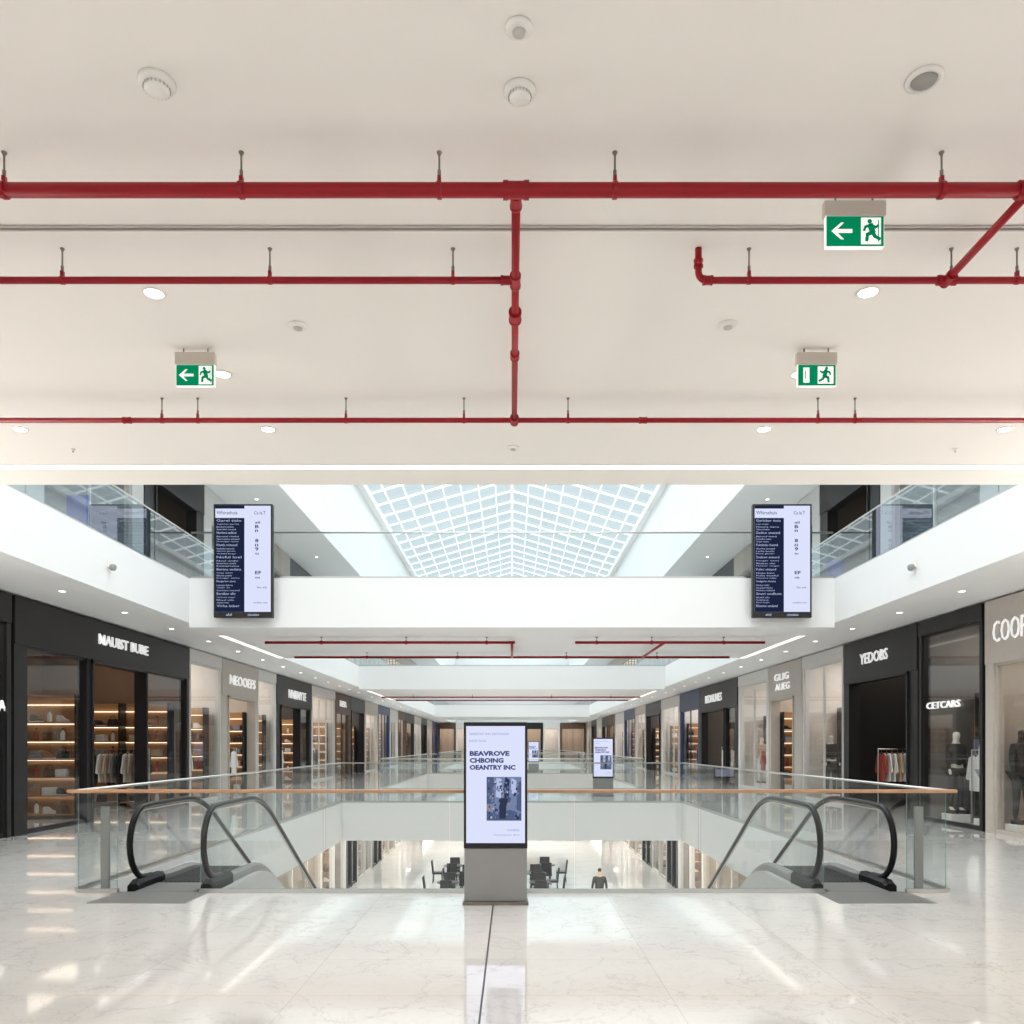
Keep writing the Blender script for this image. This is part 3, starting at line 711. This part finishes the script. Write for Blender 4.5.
# ------------------------------------------------------------------ figures
def skin(name,V,E,m,parent,sub=1):
    me=bpy.data.meshes.new(name); me.from_pydata([v[0] for v in V],E,[]); me.materials.append(m)
    o=bpy.data.objects.new(name,me); col.objects.link(o); o.parent=parent
    md=o.modifiers.new('s','SKIN'); s=o.modifiers.new('u','SUBSURF'); s.levels=s.render_levels=sub+1
    for i,v in enumerate(V):
        rr=v[1]; me.skin_vertices[0].data[i].radius=rr if isinstance(rr,tuple) else (rr,rr)
    me.skin_vertices[0].data[0].use_root=True
    return o
def figure(name,loc,rz,label,cat,skinm,jacket,trouser,hairm,stride=.18):
    r=root(name,loc,label,cat,rz=rz); s=stride
    V=[((0,0,.95),(.15,.10)),((0,0,1.12),(.13,.09)),((0,0,1.32),(.16,.10)),((0,0,1.44),(.08,.07)),((0,0,1.52),.052),((0,-.015,1.60),(.07,.085)),((0,-.01,1.70),(.066,.08)),
       ((.19,0,1.40),.05),((.25,.05,1.13),.038),((.26,-.04,.90),.028),((.26,-.06,.81),(.02,.035)),((-.19,0,1.40),.05),((-.25,-.04,1.13),.038),((-.26,-.10,.90),.028),((-.26,-.12,.81),(.02,.035)),
       ((.09,0,.88),.085),((.10,-s*.7,.50),.055),((.10,-s*.8,.10),.036),((.10,-s*.8-.13,.04),.03),((-.09,0,.88),.085),((-.10,s*.3,.50),.055),((-.10,s*1.2,.12),.036),((-.10,s*1.2-.12,.04),.03)]
    E=[(0,1),(1,2),(2,3),(3,4),(4,5),(5,6),(2,7),(7,8),(8,9),(9,10),(2,11),(11,12),(12,13),(13,14),(0,15),(15,16),(16,17),(17,18),(0,19),(19,20),(20,21),(21,22)]
    skin('body',V,E,skinm,r)
    if hairm:
        skin('hair',[((0,.015,1.60),(.076,.08)),((0,.01,1.70),(.074,.085)),((0,.0,1.745),(.05,.06))],[(0,1),(1,2)],hairm,r)
    k=1.22
    idx=[0,1,2,3,7,8,9,11,12,13]; mp={a:i for i,a in enumerate(idx)}
    def big(v,f): rr=v[1]; rr=rr if isinstance(rr,tuple) else (rr,rr); return (v[0],(rr[0]*f,rr[1]*f))
    if jacket: skin('jacket',[big(V[i],k) for i in idx],[(mp[a],mp[b]) for a,b in E if a in mp and b in mp],jacket,r)
    if trouser:
        idx=[0,15,16,17,19,20,21]; mp2={a:i for i,a in enumerate(idx)}
        skin('trousers',[big(V[i],1.2) for i in idx],[(mp2[a],mp2[b]) for a,b in E if a in mp2 and b in mp2],trouser,r)
        for i in (18,22):
            p=V[i][0]; MB().box(p[0]-.05,p[0]+.05,p[1]-.06,p[1]+.2,0,.08).obj('shoe',cm['black'],r,bevel=.025)
    return r
SK=mat('skin_tone',(.55,.33,.23),.5); HAIR=mat('dark_hair',(.02,.013,.01),.6); MANQ=mat('mannequin_white',(.7,.66,.6),.4)
figure('person',(3.1,29.4,-4.5),math.pi,'person in dark jacket and trousers walking on lower floor','person',SK,cm['black'],cm['navy'],HAIR)
def mann(x,y,jk,tr,label,z=0,rz=.3,sk=None):
    q=root('mannequin_plinth',(x,y,z),'low white plinth in a shop window','plinth')
    MB().box(-.2,.2,-.2,.2,0,.18).obj('plinth_block',cm['white'],q,bevel=.01)
    figure('mannequin',(x,y,z+.18),rz,label,'mannequin',sk or MANQ,jk,tr,None,.03)
mann(9.12,14.85,cm['black'],cm['black'],'black mannequin in black jacket on a plinth',rz=.2,sk=cm['black'])
mann(9.15,15.9,cm['white'],cm['grey'],'mannequin in white jacket on a plinth')
mann(9.2,17.2,cm['black'],cm['black'],'mannequin in black top and trousers on plinth')
mann(9.3,24.2,cm['black'],cm['black'],'mannequin in black outfit on a plinth')
mann(-9.3,29.3,cm['white'],cm['beige'],'mannequin in white top on a plinth')
mann(9.3,30.9,cm['beige'],cm['white'],'mannequin in beige top on a plinth')

tb=root('cafe_table',(-2.2,33.5,-4.5),'dark round cafe table on the lower floor','table','cafe tables')
MB().lathe([(.42,.72),(.44,.73),(.44,.75),(.42,.76)],24).obj('table_top',BLKP,tb)
MB().lathe([(.03,.03),(.03,.72)],12).obj('pole',DKMET,tb); MB().lathe([(.25,0),(.24,.02),(.05,.04)],20).obj('base',DKMET,tb)
ch=root('cafe_chair',(-2.8,33.5,-4.5),'dark cafe chair beside a round table','chair','cafe chairs',rz=math.pi/2)
MB().box(-.25,.25,-.23,.23,.38,.47).obj('seat',BLKP,ch,bevel=.015)
MB().prism([(-.24,.18,.47),(.24,.18,.47),(.22,.24,.98),(-.22,.24,.98)],(0,.05,0)).obj('backrest',BLKP,ch,bevel=.01)
for a in (-1,1):
    for b in (-1,1): MB().tube([(a*.18,b*.18,.41),(a*.21,b*.21,0)],.018,6).obj('leg',DKMET,ch)
first=True
for tx,ty in ((-2.5,32.4),(-1.9,34.6),(1.1,32.4),(1.0,34.7),(-2.6,36.9),(1.5,37.1)):
    if not first: dup(tb,(tx,ty,-4.5))
    for ax,ay,rz in ((-.7,0,math.pi/2),(.7,0,-math.pi/2),(0,.7,0),(0,-.7,math.pi)):
        if first and ax<0: ch.location=(tx+ax,ty,-4.5); tb.location=(tx,ty,-4.5); continue
        dup(ch,(tx+ax,ty+ay,-4.5),rz)
    first=False

# ------------------------------------------------------------------ lights
def area(name,loc,sx,sy,p,c,rot=(0,0,0)):
    l=bpy.data.lights.new(name,'AREA'); l.shape='RECTANGLE'; l.size=sx; l.size_y=sy; l.energy=p; l.color=c
    o=bpy.data.objects.new(name,l); col.objects.link(o); o.location=loc; o.rotation_euler=rot; return o
s=bpy.data.lights.new('skylight_sun','SUN'); s.energy=6.7; s.angle=math.radians(140); s.color=(1,.985,.965)
so=bpy.data.objects.new('skylight_sun',s); col.objects.link(so); so.location=(0,20,30)
for x,y in LAMPS:
    l=bpy.data.lights.new('downlight_beam','SPOT'); l.energy=55; l.spot_size=math.radians(150); l.spot_blend=.8; l.color=(1,.95,.89); l.shadow_soft_size=.06
    o=bpy.data.objects.new('downlight_beam',l); col.objects.link(o); o.location=(x,y,CZ-.03)
for a in (26.5,50,85): area('added_lower_fill',(0,a,-1.1),8,3,350,(1,.93,.85))  # added fill under the slab to brighten the lower floor, no fixtures
for sx in (-1,1):
    for a in (14,30,46): area('added_lower_side_fill',(5.8*sx,a,-1.1),1.6,12,250,(1,.93,.85))  # added side fill for the lower floor, no fixtures modelled
    area('added_ceiling_fill',(8.3*sx,6.6,2.4),.3,4,240,(1,.955,.91),(0,math.radians(180-28*sx),0))  # added fill outside the view, lifts the ceiling; no real cove
w=bpy.data.worlds.new('sky'); sc.world=w; w.use_nodes=True
bg=w.node_tree.nodes['Background']; bg.inputs[0].default_value=(.87,.935,.955,1); bg.inputs[1].default_value=.92

# ------------------------------------------------------------------ camera
cd=bpy.data.cameras.new('camera'); cam=bpy.data.objects.new('camera',cd); col.objects.link(cam)
cam.location=(0,0,1.6); cam.rotation_euler=(math.pi/2,0,0)
cd.sensor_width=36; cd.lens=36*830/1024; cd.shift_y=233/1024; cd.clip_end=300
sc.camera=cam
